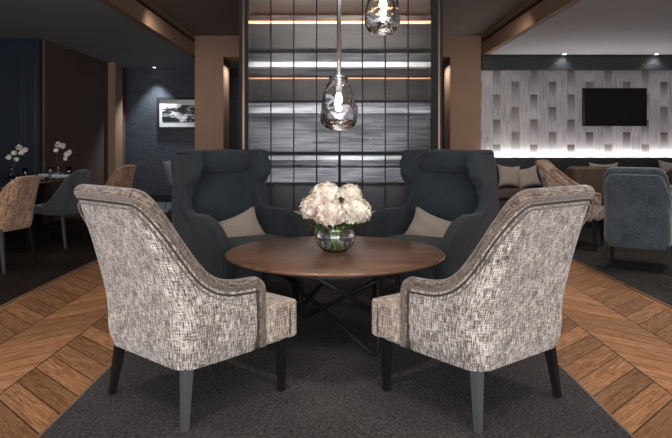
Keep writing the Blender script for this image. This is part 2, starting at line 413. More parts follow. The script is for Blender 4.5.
# ------------------------------------------------------------------ tub chair (armchairs and dining chairs)
def tub_chair(name, label, cat, loc, rz, mats, hw=.325, yf=.19, yb=-.32, rc=.11, zb=.245, tcush=False, htab=None, lean=.17, lz=.42,
              thick=.07, seat=(.345, .43), legs=None, roll=True, rr=.033, taper=0.0, group=None, flare=0.0):
    t = thing(name, label, cat, loc, rz, group)
    # plan path from right arm front, round the back, to left arm front
    base = []
    def add(p, n): base.append((Vector((*p, 0)), Vector((*n, 0))))
    L = yf-(yb+rc); k1 = 14
    for i in range(k1): add((hw, yf - L*i/k1), (1, 0))
    for i in range(9):
        a = -pi/2*i/8; add((hw-rc+rc*cos(a), yb+rc+rc*sin(a)), (cos(a), sin(a)))
    for i in range(1, 12): add(((hw-rc)*(1-2*i/12), yb), (0, -1))
    for i in range(9):
        a = -pi/2 - pi/2*i/8; add((-hw+rc+rc*cos(a), yb+rc+rc*sin(a)), (cos(a), sin(a)))
    for i in range(1, k1+1): add((-hw, yb+rc + L*i/k1), (-1, 0))
    D = [0]
    for a, b in zip(base, base[1:]): D.append(D[-1]+(b[0]-a[0]).length)
    tot = D[-1]; Hs = [interp(htab, min(d, tot-d)) for d in D]
    top = max(Hs)
    def pos(i, o, z):
        p, n = base[i]; q = p + n*o
        w = min(1, max(0, (yf - p.y)/.35)); s = max(0, (z-lz)/(top-lz))
        y = q.y - lean*w*s**1.25
        g = min(1, max(0, (z-lz)/(top-lz)))
        x = q.x*(1 - taper*g) + (math.copysign(flare*g, q.x) if abs(q.x) > .01 else 0)
        tz = max(0, (zb+.10-z)/.10); k = 1-.07*tz*tz
        return Vector((x*k, y*k, z))
    bm = bmesh.new(); uvl = bm.loops.layers.uv.new('UVMap'); K = 14
    O, I = [], []
    for i in range(len(base)):
        H = Hs[i]
        O.append([bm.verts.new(pos(i, 0, zb+(H-zb)*k/K)) for k in range(K+1)])
        I.append([bm.verts.new(pos(i, -thick, zb+(H-zb)*k/K)) for k in range(K+1)])
    uvd = {}
    for i in range(len(base)):
        for k in range(K+1):
            uvd[O[i][k]] = (D[i], O[i][k].co.z); uvd[I[i][k]] = (D[i]+.03, I[i][k].co.z)
    def F(*v):
        f = bm.faces.new(v)
        for l in f.loops: l[uvl].uv = uvd[l.vert]
    for i in range(len(base)-1):
        for k in range(K):
            F(O[i][k], O[i+1][k], O[i+1][k+1], O[i][k+1]); F(I[i][k], I[i][k+1], I[i+1][k+1], I[i+1][k])
        F(O[i][K], O[i+1][K], I[i+1][K], I[i][K]); F(O[i][0], I[i][0], I[i+1][0], O[i+1][0])
    for e in (0, -1):
        for k in range(K): F(O[e][k], O[e][k+1], I[e][k+1], I[e][k])
    mk('shell', bm, mats['shell'], t, sharp=50)
    # rolled top rail sweeping along the arms and down the arm fronts
    cen = [pos(i, -thick/2, Hs[i]-rr*.4) for i in range(len(base))]
    nr = [base[i][1] for i in range(len(base))]
    r = .045
    def front(i, sgn):
        c = cen[i]; pts = []
        for k in range(1, 7):
            a = pi/2*k/6; pts.append(Vector((c.x, c.y + r*sin(a), c.z - r*(1-cos(a)))))
        for k in range(1, 9): pts.append(Vector((pts[5].x, pts[5].y, pts[5].z + (zb+.01-pts[5].z)*k/8)))
        return pts
    fr, fl = front(0, 1), front(-1, -1)
    path = fr[::-1] + cen + fl; nn = [nr[0]]*len(fr) + nr + [nr[-1]]*len(fl)
    T = frames(path)
    def sweep(path, nn, T, ra, rb, off_n=0, off_u=0, seg=12):
        bm = bmesh.new(); uvl = bm.loops.layers.uv.new('UVMap'); rings = []; d = 0; ud = {}
        for j, (p, n, tt) in enumerate(zip(path, nn, T)):
            if j: d += (p-path[j-1]).length
            n2 = (n - tt*n.dot(tt)).normalized(); u = tt.cross(n2)
            if u.z < 0 and abs(u.z) > .3: pass
            c = p + n2*(off_n - (.30*abs(off_u)*abs(n.y) if off_u else 0)) + u*off_u
            ring = [bm.verts.new(c + n2*cos(2*pi*k/seg)*ra + u*sin(2*pi*k/seg)*rb) for k in range(seg)]
            for k, v in enumerate(ring): ud[v] = (k*.016, d)
            rings.append(ring)
        for a, b in zip(rings, rings[1:]):
            for k in range(seg):
                f = bm.faces.new((a[k], a[(k+1)%seg], b[(k+1)%seg], b[k]))
                for l in f.loops: l[uvl].uv = ud[l.vert]
        bm.faces.new(rings[0]); bm.faces.new(rings[-1])
        return bm
    if roll:
        mk('top_roll', sweep(path, nn, T, thick/2+.008, rr), mats['roll'], t)
        # u = T x n : pointing inwards/up; find its sign on the back
        j = len(path)//2; u = T[j].cross(nn[j]); sg = -1 if u.z > 0 else 1
        bm = sweep(path, nn, T,   .005, .005, thick/2+.001, sg*(rr+.003), 8)
        mk('piping', bm, mats['piping'], t)
        bm = sweep(path, nn, T, .0045, .0045, thick/2-.001, sg*(rr+.022), 8)
        mk('piping', bm, mats['piping2'], t)
    else:
        mk('top_roll', sweep(cen, nr, frames(cen), thick/2+.004, thick/2), mats['roll'], t)
    sf, sz = seat
    bm = soft(-hw+.035, hw-.035, yb+.08, sf, zb+.005, sz, e=.16, n=14, crown=.012)
    if tcush:      # the front of the seat widens in front of the arms
        b2 = soft(-hw+.012, hw-.012, yf+.035, sf, zb+.004, sz+.002, e=.10, n=14, crown=.010)
        tmp = bpy.data.meshes.new('tmp'); b2.to_mesh(tmp); b2.free(); bm.from_mesh(tmp); bpy.data.meshes.remove(tmp)
    st = mk('seat', bm, mats['seat'], t)
    if roll:
        pts = [(-hw+.06, sf-.06, sz+.004), (-hw+.022, sf-.06, sz-.012), (-hw+.011, sf-.06, sz-.04), (-hw+.011, sf-.06, zb+.03)]
        for s in (1, -1): mk('seat_seam', tube([(x*s, y, z) for x, y, z in pts], .004, 6), mats['piping'], st)
    for (x, y, dx, dy, w1, mt) in legs:
        mk('leg', leg(x, y, zb+.03, dx, dy, w1, w1*.62), mats[mt], t, sharp=30)
    return t

arm_mats = dict(shell=M['tweed'], roll=M['tweed_dark'], piping=M['piping'], piping2=M['tweed_dark'], seat=M['tweed_seat'], leg=M['black_wood'], leg2=M['grey_leg'])
arm_h = [(0, .562), (.06, .564), (.11, .568), (.16, .579), (.205, .600), (.245, .638), (.28, .70), (.31, .785), (.335, .87), (.365, .945), (.41, .984), (.46, .992)]
def arm_legs(s):   # s = +1: the leg nearest the camera is the one at the chair's right rear
    return [(.262*s, -.25, .03*s, -.032, .023, 'leg2'), (-.262*s, -.25, -.03*s, -.032, .023, 'leg'),
            (.285*s, .275, 0, 0, .024, 'leg'), (-.285*s, .275, 0, 0, .024, 'leg')]
ZC = .012
tub_chair('armchair', 'cream and taupe tweed armchair in the left foreground, back to the viewer', 'armchair',
          (-.652, 3.0, ZC), R(-41.5), arm_mats, htab=arm_h, yf=.085, seat=(.365,.43), tcush=True, rc=.085, taper=.13, lean=.18, thick=.056, rr=.031, legs=arm_legs(1), group='tweed armchairs in front of the round table')
tub_chair('armchair', 'cream and taupe tweed armchair in the right foreground, back to the viewer', 'armchair',
          (.645, 2.985, ZC), R(38.5), arm_mats, htab=arm_h, yf=.085, seat=(.365,.43), tcush=True, rc=.085, taper=.13, lean=.18, thick=.056, rr=.031, legs=arm_legs(-1), group='tweed armchairs in front of the round table')

# ------------------------------------------------------------------ wing chairs
def wing_chair(loc, rz, label):
    t = thing('wing_chair', label, 'wing chair', loc, rz, 'wing chairs behind the round table')
    # side outline (y, z), rear bottom -> up -> wing -> waist -> arm -> front
    out = [(-.33,.20),(-.36,.5),(-.40,.9),(-.425,1.10),(-.415,1.135),(-.38,1.143),(-.2,1.143),(-.13,1.142),(-.098,1.12),(-.09,1.03),(-.092,.955),(-.115,.92),(-.18,.862),
           (-.19,.83),(-.192,.76),(-.155,.70),(-.08,.672),(.02,.672),(.14,.668),(.25,.635),(.33,.575),(.385,.49),(.41,.38),(.40,.26),(.36,.20),(.2,.19),(-.1,.19)]
    for s in (1, -1):
        P = catmull([Vector((y, z, 0)) for y, z in out], 4)
        bm = bmesh.new(); th = .085
        a = [bm.verts.new((0, p.x, p.y)) for p in P]; f = bm.faces.new(a)
        r = bmesh.ops.extrude_face_region(bm, geom=[f])
        for v in [g for g in r['geom'] if isinstance(g, bmesh.types.BMVert)]: v.co.x += th
        es = [e for e in bm.edges if abs(e.verts[0].co.x-e.verts[1].co.x) < 1e-6]
        bmesh.ops.bevel(bm, geom=es, offset=.026, segments=4, profile=.5, affect='EDGES')
        for v in bm.verts:
            x, y, z = v.co
            fl = -.06*max(0, (z-.72)/.42) + .05*max(0, (y+.35))*max(0, (z-.78)/.36)   # wings flare outwards
            bulge = .02*math.exp(-((z-.6)/.12)**2)*min(1, max(0, (y+.15)/.3))
            v.co.x = s*(.30 + (x if s > 0 else x) + fl + bulge)
        mk('side_panel', bm, M['wing'], t, wn=True)
    # back, leaning, slightly hollow
    bm = bmesh.new(); nx, nz = 14, 20; fr, bk = [], []
    for k in range(nz+1):
        z = .40 + (1.135-.40)*k/nz; g = (z-.4)/.74
        for lst, off in ((fr, 0), (bk, 1)):
            row = []
            for i in range(nx+1):
                x = -.34 + .68*i/nx; w = x/.34
                x *= 1-.11*max(0, (z-.72)/.42)
                y = -.235 - .085*g - (.035*(1-w*w) if not off else 0)
                if off: y = -.35 - .075*g
                if not off: y -= 0
                row.append(bm.verts.new((x, y, z - .0*w)))
            lst.append(row)
    for k in range(nz):
        for i in range(nx):
            bm.faces.new((fr[k][i], fr[k][i+1], fr[k+1][i+1], fr[k+1][i])); bm.faces.new((bk[k][i], bk[k+1][i], bk[k+1][i+1], bk[k][i+1]))
        bm.faces.new((fr[k][0], fr[k+1][0], bk[k+1][0], bk[k][0])); bm.faces.new((fr[k][nx], bk[k][nx], bk[k+1][nx], fr[k+1][nx]))
    for i in range(nx):
        bm.faces.new((fr[0][i], bk[0][i], bk[0][i+1], fr[0][i+1])); bm.faces.new((fr[nz][i], fr[nz][i+1], bk[nz][i+1], bk[nz][i]))
    mk('backrest', bm, M['wing'], t, sharp=60)
    bm = soft(-.295, .295, -.40, -.185, .965, 1.147, e=.75, n=10)
    mk('head_roll', bm, M['wing'], t)
    mk('seat_cushion', soft(-.305, .305, -.27, .385, .33, .47, e=.22, n=12, crown=.015), M['wing'], t)
    mk('seat_base', rbox(-.31, .31, -.34, .37, .19, .345, .02), M['wing'], t, wn=True)
    for x in (-1, 1):
        for y, dy in ((-.28, -.04), (.31, .02)):
            mk('leg', leg(.27*x, y, .21, .02*x, dy, .022, .014), M['black_wood'], t, sharp=30)
    return t
wing_chair((CX-.73, 4.82, ZC), R(180+41), 'charcoal wing chair left of the flowers, angled behind the round table')
wing_chair((CX+.73, 4.82, ZC), R(180-41), 'charcoal wing chair right of the flowers, angled behind the round table')

def pillow(name, label, loc, rot, w=.42, h=.30, th=.13, mat='stripe_cushion', group=None):
    bm = bmesh.new(); uvl = bm.loops.layers.uv.new('UVMap'); n = 16; g = {}
    for s in (1, -1):
        for i in range(n+1):
            for j in range(n+1):
                u, v = -1+2*i/n, -1+2*j/n
                edge = (i in (0, n) or j in (0, n))
                if s == -1 and edge: g[s,i,j] = g[1,i,j]; continue
                pin = 1 - .22*(1-u*u)*abs(v)**2 - 0
                pin2 = 1 - .16*(1-v*v)*abs(u)**2
                z = s*th/2*((1-u**4)*(1-v**4))**.55 * (1+.10*sin(5*u+3*v)*cos(4*v-u))
                g[s,i,j] = bm.verts.new((u*w/2*pin2, z, v*h/2*pin))
    for s in (1, -1):
        for i in range(n):
            for j in range(n):
                f = bm.faces.new([g[s,a,b] for a, b in ((i,j),(i+1,j),(i+1,j+1),(i,j+1))])
                for l in f.loops: l[uvl].uv = (l.vert.co.x, l.vert.co.z)
    o = mk(name, bm, M[mat]); o.location = loc; o.rotation_euler = rot
    return tag(o, label, 'cushion', group)
for s, lb in ((-1, 'ribbed beige cushion on the seat of the left wing chair'), (1, 'ribbed beige cushion on the seat of the right wing chair')):
    pillow('cushion', lb, (CX+s*.755, 4.85, ZC+.515), (R(-24), R(s*15), R(-s*38)), .46, .29, .12, group='cushions on the wing chairs')

# ------------------------------------------------------------------ round table
TC = (CX, 3.85)
tb = thing('round_table', 'round walnut table with crossed black rod base holding the hydrangeas', 'table', (TC[0], TC[1], ZC))
ZT = .54 - ZC
mk('tabletop', lathe([(0, ZT-.034), (.58, ZT-.034), (.655, ZT-.02), (.665, ZT-.012), (.667, ZT-.006), (.664, ZT-.001), (.66, ZT), (0, ZT)], 96), M['walnut'], tb, sharp=40)
mk('support_ring', lathe([(.50, ZT-.055), (.54, ZT-.055), (.54, ZT-.0345), (.50, ZT-.0345), (.50, ZT-.055)], 64), M['black_metal'], tb, sharp=40)
for k in range(4):
    a0 = R(-60 + 90*k); a1 = R(-60 - 135 + 90*k); r0 = .47
    p0 = Vector((r0*cos(a0), r0*sin(a0), 0)); p1 = Vector((.475*cos(a1), .475*sin(a1), ZT-.05))
    pts = fillet([p0 + Vector((0,0,ZT-.036)), p0 + Vector((0,0,.004)), p1], .05, 10)
    pts[0].z = ZT-.036
    mk('leg', tube(pts, .0145, 10), M['black_metal'], tb)

# vase
ZV = .5405
vs = thing('glass_vase', 'round clear glass bowl vase of water on the round table', 'vase', (TC[0], TC[1], ZV))
vo = [(0,0), (.055,.0), (.075,.006), (.105,.035), (.123,.075), (.124,.10), (.115,.128), (.108,.143), (.109,.150)]
vi = [(.105,.150), (.104,.142), (.111,.127), (.119,.10), (.118,.076), (.100,.040), (.072,.014), (.05,.010), (0,.010)]
mk('bowl', lathe(vo+vi, 48), M['glass'], vs)
mk('water', lathe([(0,.0102), (.049,.0102), (.0715,.0142), (.0995,.0402), (.1175,.0762), (.1182,.095), (0,.095)], 48), M['water'], vs, sharp=50)
# hydrangeas
def floret_head(name, r, n, mat, parent, seed):
    rnd = random.Random(seed); bm = bmesh.new()
    for i in range(n):
        z = 1 - 1.72*(i+.5)/n; a = i*2.39996 + rnd.uniform(-.2, .2); q = math.sqrt(max(0, 1-z*z))
        d = Vector((q*cos(a), q*sin(a), z*.88)); c = d*r*rnd.uniform(.86, 1.06)
        d = (d + Vector([rnd.uniform(-.35, .35) for _ in range(3)])).normalized()
        x = d.orthogonal().normalized(); x.rotate(Matrix.Rotation(rnd.uniform(0, 6.28), 3, d)); y = d.cross(x)
        s = rnd.uniform(.014, .020)
        for k in range(4):
            u = x*cos(k*pi/2) + y*sin(k*pi/2); w = d.cross(u)
            cup = rnd.uniform(.15, .6)
            P = [c, c+u*s*.55+w*s*.52+d*s*.18*cup, c+u*s*1.15+w*s*.33+d*s*.55*cup, c+u*s*1.3+d*s*.62*cup, c+u*s*1.15-w*s*.33+d*s*.55*cup, c+u*s*.55-w*s*.52+d*s*.18*cup]
            v = [bm.verts.new(p) for p in P]; bm.faces.new((v[0], v[1], v[2], v[3])); bm.faces.new((v[0], v[3], v[4], v[5]))
    if n > 50: bmesh.ops.create_icosphere(bm, subdivisions=3, radius=r*.74, matrix=Matrix.Diagonal((1,1,.88,1)))
    me = bpy.data.meshes.new(name); bm.to_mesh(me); bm.free(); me.materials.append(M[mat])
    o = bpy.data.objects.new(name, me); return link(o, parent)
def leafmesh(bm, base, dirv, L, w, droop=.3):
    d = Vector(dirv).normalized(); side = d.cross(Vector((0,0,1))); side = side.normalized() if side.length > .1 else Vector((1,0,0))
    up = side.cross(d); rows = []
    for k in range(7):
        t = k/6; ww = w*math.sin(pi*min(1, t**.8*.97+.03)); c = Vector(base)+d*L*t - Vector((0,0,droop*L*t*t))
        rows.append([bm.verts.new(c-side*ww+up*ww*.3), bm.verts.new(c), bm.verts.new(c+side*ww+up*ww*.3)])
    for a, b in zip(rows, rows[1:]):
        bm.faces.new((a[0], a[1], b[1], b[0])); bm.faces.new((a[1], a[2], b[2], b[1]))
heads = [  # dx, dy, z above table, radius, material, label
    (-.115,-.02,.255,.092,'petal_pink','cream hydrangea head at the left of the bouquet'),
    (-.055,-.03,.325,.088,'petal','cream hydrangea head at the top left of the bouquet'),
    (-.035,-.10,.225,.088,'petal_pink','blush hydrangea head low in the front centre of the bouquet'),
    (.085,.00,.325,.072,'petal','small cream hydrangea head at the top right of the bouquet'),
    (.115,-.05,.235,.095,'petal','large cream hydrangea head at the right of the bouquet'),
    (.02,.09,.27,.09,'petal','cream hydrangea head at the back of the bouquet')]
for i, (dx, dy, z, r, mt, lb) in enumerate(heads):
    t = thing('hydrangea', lb, 'flower', (TC[0]+dx*.1, TC[1]+dy*.1, ZV+.017), 0, 'hydrangeas in the glass vase')
    loc = Vector((dx*.9, dy*.9, z))
    h = floret_head('flower_head', r, 210, mt, t, i); h.location = loc
    k = .42
    an = math.atan2(dy, dx)+.5
    mid = Vector((dx*k*.6, dy*k*.6, .13)); p0 = Vector((-dx*.42, -dy*.42, .0))
    pts = [p0*(1-s)**2 + mid*2*s*(1-s) + loc*s*s for s in [j/10 for j in range(11)]]
    mk('stem', tube(pts, .0058, 7), M['stem'], t)
    lv = [(pts[7], (cos(an+q*2.2), sin(an+q*2.2), .25), .10, .028, .35) for q in range(3)]
    if i == 0: lv += [((-.05,-.02,.16), (-1,-.25,.1), .12, .038, .6), ((-.04,-.05,.17), (-.8,-.9,-.1), .11, .035, .5)]
    if i == 3: lv += [((.0,-.02,.31), (-.3,-.6,.9), .08, .02, .1), ((.03,-.05,.28), (-.1,-.8,.8), .08, .02, .1), ((.04,.0,.36), (.5,-.5,.8), .06, .018, .1)]
    for q in lv:
        bm = bmesh.new(); leafmesh(bm, *q); mk('leaf', bm, M['leaf'], t)

for q in range(7):
    a = q*2*pi/7 + .3
    t = thing('greenery_sprig', 'leafy dark green sprig tucked into the vase under the hydrangeas', 'greenery', (TC[0]+.045*cos(a+2.6), TC[1]+.045*sin(a+2.6), ZV+.017), 0, 'green sprigs in the glass vase')
    e = Vector((.09*cos(a)-.045*cos(a+2.6), .09*sin(a)-.045*sin(a+2.6), .165))
    mk('stem', tube([e*(j/6) + Vector((0,0,.012*sin(pi*j/6))) for j in range(7)], .005, 6), M['stem'], t)
    for w_ in (-.7, .1, .9):
        bm = bmesh.new(); leafmesh(bm, e*.92, (cos(a+w_), sin(a+w_), .25), .085, .026, .35); mk('leaf', bm, M['leaf'], t)

# ------------------------------------------------------------------ pendants
def pendant(loc, ztop, label, seed, fat=1.0):
    x, y, z = loc
    t = thing('pendant_lamp', label, 'pendant lamp', (x, y, ztop), 0, 'blown glass pendant lamps')
    zl = z-ztop
    prof = [(0,-.165), (.05,-.160), (.09,-.140), (.112,-.105), (.118,-.065), (.112,-.02), (.098,.03), (.082,.08), (.067,.12), (.060,.145), (.063,.162)]
    prof = [(r*fat, h) for r, h in prof]
    inner = [(.054,.162),(.051,.145),(.058,.12),(.073,.08),(.089,.03),(.102,-.02),(.106,-.065),(.098,-.10),(.080,-.122),(.062,-.118),(.045,-.098),(.022,-.082),(0,-.078)]
    P = []
    for a in (prof, inner):
        for (r0, h0), (r1, h1) in zip(a, a[1:]):
            for k in range(3): P.append((r0+(r1-r0)*k/3, h0+(h1-h0)*k/3))
        P.append(a[-1])
    bm = lathe(P, 40)
    for v in bm.verts:
        n = mnoise.noise_vector(v.co*11 + Vector((seed, 3*seed, 0)))
        v.co += Vector((n.x, n.y, n.z*.4))*.017*min(1, (v.co.xy.length/.05))
        v.co.z += zl
    mk('glass_shade', bm, M['lamp_glass'], t)
    so = mk('socket', lathe([(0,zl+.19), (.016,zl+.19), (.018,zl+.175), (.045,zl+.172), (.045,zl+.165), (.018,zl+.163), (.018,zl+.075), (.014,zl+.07), (0,zl+.07)], 24), M['chrome'], t, sharp=40)
    mk('bulb', lathe([(0,zl+.069), (.010,zl+.066), (.016,zl+.052), (.023,zl+.034), (.023,zl+.018), (.014,zl+.004), (0,zl)], 20), M['bulb'], t)
    mk('rod', tube([(0,0,zl+.185), (0,0,-.02)], .0135, 12), M['chrome'], t)
    mk('canopy', lathe([(0,-.025), (.05,-.025), (.055,-.02), (.055,-.001), (0,-.001)], 24), M['chrome'], t, sharp=40)
    lt = bpy.data.lights.new('bulb_light', 'POINT'); lt.energy = 4; lt.color = (1,.9,.8); lt.shadow_soft_size = .02
    lo = bpy.data.objects.new('bulb_light', lt); link(lo, t); lo.location = (0, 0, zl-.03)
    return t
ZH = 3.10
pendant((CX+.022, 3.85, 1.445), ZH, 'clear glass teardrop pendant hanging low on a chrome rod above the flowers', 1.3)
pendant((CX+.30, 3.95, 2.05), ZH, 'clear glass pendant hanging higher, cut by the top of the photo', 5.1, 1.0)

# ------------------------------------------------------------------ room shell
XL, XR, YE = -2.45, 2.57, 11.0
ZLow = 2.75
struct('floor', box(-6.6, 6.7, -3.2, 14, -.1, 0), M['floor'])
def carp(n, x0, x1, y0, y1, mt, z=.012): return struct(n, box(x0, x1, y0, y1, .0005, z), mt)
carp('floor_carpet', CX-1.20, CX+1.20, -3.0, 10.9, M['carpet'])
carp('floor_carpet', -6.5, CX-2.45, -3.0, 10.9, M['carpet_brown'])
carp('floor_carpet', CX+2.45, 6.6, -3.0, 10.95, M['carpet_grey'])
carp('floor_stone', -6.5, 2.5, 10.9, 12.9, M['stone'], .008)
for s in (-1, 1):
    for x in (1.205, 2.45):
        struct('trim_1', box(CX+s*x-.006, CX+s*x+.006, -3, 10.9, .0006, .015), M['brass'])
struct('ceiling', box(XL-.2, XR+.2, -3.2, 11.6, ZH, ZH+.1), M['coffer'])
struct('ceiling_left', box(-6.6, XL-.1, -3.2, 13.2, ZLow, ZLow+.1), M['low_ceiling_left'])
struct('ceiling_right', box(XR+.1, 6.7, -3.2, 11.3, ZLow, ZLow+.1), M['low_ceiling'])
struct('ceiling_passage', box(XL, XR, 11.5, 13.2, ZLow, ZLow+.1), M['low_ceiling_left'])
for n, x0, x1, xs in (('trim_2', XL-.1, XL, -1), ('trim_3', XR, XR+.1, 1)):
    struct(n, box(x0, x1, -3, 11.0, ZLow-.001, 2.97), M['brown_wall'])
    a, b = (x0-.06, x1-.05) if xs < 0 else (x0+.05, x1+.06)
    struct('trim_4', box(a, b, -3, 10.6, 2.97, 3.035), M['black'])
    struct('trim_5', box(x0, x1, -3, 11.0, 3.035, 3.10), M['brown_wall'])
struct('pillar', box(XL, -1.95, YE, 11.6, 0, ZH), M['brown_wall'])
struct('pillar', box(2.03, XR, YE, 11.6, 0, ZH), M['brown_wall'])
struct('wall_header', box(-1.95, 2.03, YE, 11.6, ZLow-.02, ZH), M['brown_wall'])
struct('wall_back', box(-6.6, 2.7, 12.9, 13.0, 0, 2.8), M['navy_wall'])
struct('baseboard_back', box(-4.1, 2.7, 12.86, 12.9, 0, .16), M['black'])
struct('wall_back_right', box(XR, 6.7, YE, 11.1, 0, 2.8), M['wallpaper'])
struct('trim_6', box(XR, 6.6, 10.88, 10.999, 2.49, 2.72), M['woven'])
struct('trim_7', box(XR, 6.6, 10.86, 10.999, 2.72, 2.749), M['black'])
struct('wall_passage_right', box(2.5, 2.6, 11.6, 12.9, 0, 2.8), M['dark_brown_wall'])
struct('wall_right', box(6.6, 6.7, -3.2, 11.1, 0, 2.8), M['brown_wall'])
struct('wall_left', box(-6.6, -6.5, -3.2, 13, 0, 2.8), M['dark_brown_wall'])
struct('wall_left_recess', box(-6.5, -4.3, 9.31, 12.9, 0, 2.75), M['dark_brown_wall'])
struct('wall_left_end', box(-4.31, -4.16, 11.9, 12.3, 0, 2.75), M['brown_wall'])
struct('wall_front', box(-6.6, 6.7, -3.2, -3.1, 0, 3.2), M['brown_wall'])
struct('wall_front_upper', box(XL-.2, XR+.2, -3.1, -3.05, 2.75, 3.1), M['brown_wall'])
# navy panelled doors at the left
bm = box(-6.4, -4.33, 9.20, 9.29, 0, 2.75)
struct('wall_left_panelling', bm, M['navy_door'])
d = struct('door_1', rbox(-5.3, -4.40, 9.15, 9.20, .02, 2.72, .004, 1), M['navy_door'])
for z0, z1 in ((.18, .86), (1.02, 2.60)):
    bm = bmesh.new()
    for k, (g, w) in enumerate(((0, .03), (.05, .012))):
        x0, x1, a, b = -5.2+g, -4.52-g, z0+g, z1-g
        addbox(bm, x0, x1, 9.135, 9.15, a, a+w); addbox(bm, x0, x1, 9.135, 9.15, b-w, b)
        addbox(bm, x0, x0+w, 9.135, 9.15, a+w, b-w); addbox(bm, x1-w, x1, 9.135, 9.15, a+w, b-w)
    mk('door_moulding', bm, M['navy_door'], d, False)
# framed picture on the navy wall
pf = thing('framed_picture', 'framed black and white print with white mat on the navy wall', 'picture', (-3.03, 12.9, 1.83))
W, Hh = .62, .33
bm = bmesh.new(); addbox(bm, -W, W, -.045, -.001, Hh-.05, Hh); addbox(bm, -W, W, -.045, -.001, -Hh, -Hh+.05)
addbox(bm, -W, -W+.05, -.045, -.001, -Hh+.05, Hh-.05); addbox(bm, W-.05, W, -.045, -.001, -Hh+.05, Hh-.05)
mk('frame', bm, M['black'], pf, False)
mk('mat_board', box(-W+.05, W-.05, -.02, -.001, -Hh+.05, Hh-.05), M['white'], pf, False)
mk('print', box(-W+.11, W-.11, -.024, -.0205, -Hh+.15, Hh-.16), M['print'], pf, False)
# television
tv_ = thing('television', 'flat black wall mounted television above the banquette', 'television', (4.89, 11.0, 1.845))
mk('screen', rbox(-.54, .54, -.06, -.035, -.31, .31, .006, 2), M['tv'], tv_, wn=True)
bm = bmesh.new(); e = .022
addbox(bm, -.56, .56, -.066, -.034, .31, .31+e); addbox(bm, -.56, .56, -.066, -.034, -.31-e, -.31)
addbox(bm, -.56, -.54, -.066, -.034, -.31, .31); addbox(bm, .54, .56, -.066, -.034, -.31, .31)
mk('bezel', bm, M['black_metal'], tv_, False)
mk('bracket', box(-.2, .2, -.034, -.001, -.15, .15), M['black'], tv_, False)

# ------------------------------------------------------------------ glass partition screen with an added niche behind it imitating its reflections
YS = 7.5; X0, X1 = -1.035, 1.155
ps = thing('partition_screen', 'tall black framed partition of reeded metallic glass panels behind the wing chairs', 'partition screen', (0, YS, 0))
mk('glass_panel', box(X0, X1, .012, .022, .40, 3.05), M['reeded'], ps, False)
bm = bmesh.new(); cw = (X1-X0)/8
for i in range(1, 8): addbox(bm, X0+cw*i-.0075, X0+cw*i+.0075, -.004, .012, .40, 3.05)
mk('mullion', bm, M['black'], ps, False)
bm = bmesh.new(); addbox(bm, X0+cw*4-.016, X0+cw*4+.016, -.02, -.0045, .40, 1.10)
mk('centre_post', bm, M['black'], ps, False)
for z, h, y in ((2.335, .006, -.002), (1.715, .007, -.002), (1.09, .020, -.022)):
    mk('crossbar', box(X0, X1, y, .0115, z-h, z+h), M['black'], ps, False)
for a, b, m in ((X0-.10, X0-.065, 'black'), (X0-.06, X0-.035, 'bronze'), (X0-.033, X0, 'black'),
                (X1, X1+.075, 'black'), (X1+.077, X1+.10, 'bronze'), (X1+.102, X1+.13, 'black')):  # bronze strips imitate brownish highlights on the black posts
    mk('post', box(a, b, -.05, .05, .0125, 3.095), M[m], ps, False)
mk('ledge', rbox(X0, X1, -.10, .05, .365, .395, .006, 2), M['white_ledge'], ps, wn=True)
mk('base_panel', box(X0, X1, -.03, .03, .0125, .364), M['bronze'], ps, False)
# added niche: board tones copy the light and dark bands reflected in the glass
YB = 9.4
XB0, XB1 = X0*YB/YS - .02, X1*YB/YS + .02
for nm, xa, xb, dx in (('wall_niche_left', X0-.03, XB0, -.06), ('wall_niche_right', X1+.03, XB1, .06)):
    bm = bmesh.new(); vv = [bm.verts.new((x, y, z)) for z in (.0125, 3.1) for x, y in ((xa, YS+.06), (xb, YB), (xb+dx, YB), (xa+dx, YS+.06))]
    for f in ((0,1,2,3),(4,7,6,5),(0,4,5,1),(1,5,6,2),(2,6,7,3),(3,7,4,0)): bm.faces.new([vv[i] for i in f])
    struct(nm, bm, M['steel_dark'])
struct('wall_niche_back', box(XB0, XB1, YB, YB+.1, .0125, 3.1), M['steel_mid'])
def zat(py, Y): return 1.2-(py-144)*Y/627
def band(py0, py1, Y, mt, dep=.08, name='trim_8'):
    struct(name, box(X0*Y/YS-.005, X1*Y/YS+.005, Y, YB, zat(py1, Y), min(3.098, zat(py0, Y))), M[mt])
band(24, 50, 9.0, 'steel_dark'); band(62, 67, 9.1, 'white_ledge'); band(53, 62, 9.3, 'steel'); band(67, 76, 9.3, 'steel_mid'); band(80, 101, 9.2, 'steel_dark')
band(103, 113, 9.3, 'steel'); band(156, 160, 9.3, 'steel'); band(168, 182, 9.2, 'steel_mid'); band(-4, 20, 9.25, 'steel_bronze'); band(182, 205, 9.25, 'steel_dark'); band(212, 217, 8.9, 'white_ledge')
struct('trim_9', box(X0*1.19, X1*1.19, 8.985, 8.999, zat(23.4, 8.99), zat(21, 8.99)), M['led_warm'])
struct('trim_9', box(X0*1.23, X1*1.23, 9.27, 9.285, zat(78.8, 9.28), zat(77.8, 9.28)), M['led_dim'])
sb = thing('sideboard', 'long dark sideboard blurred behind the reeded glass', 'sideboard', (.06, 8.95, .0125))
mk('body', rbox(-.95, .95, -.2, .2, .12, .60, .01), M['black_wood'], sb, wn=True)
for x in (-.75, .75):
    for y in (-.15, .15): mk('leg', leg(x, y, .13), M['black_wood'], sb)

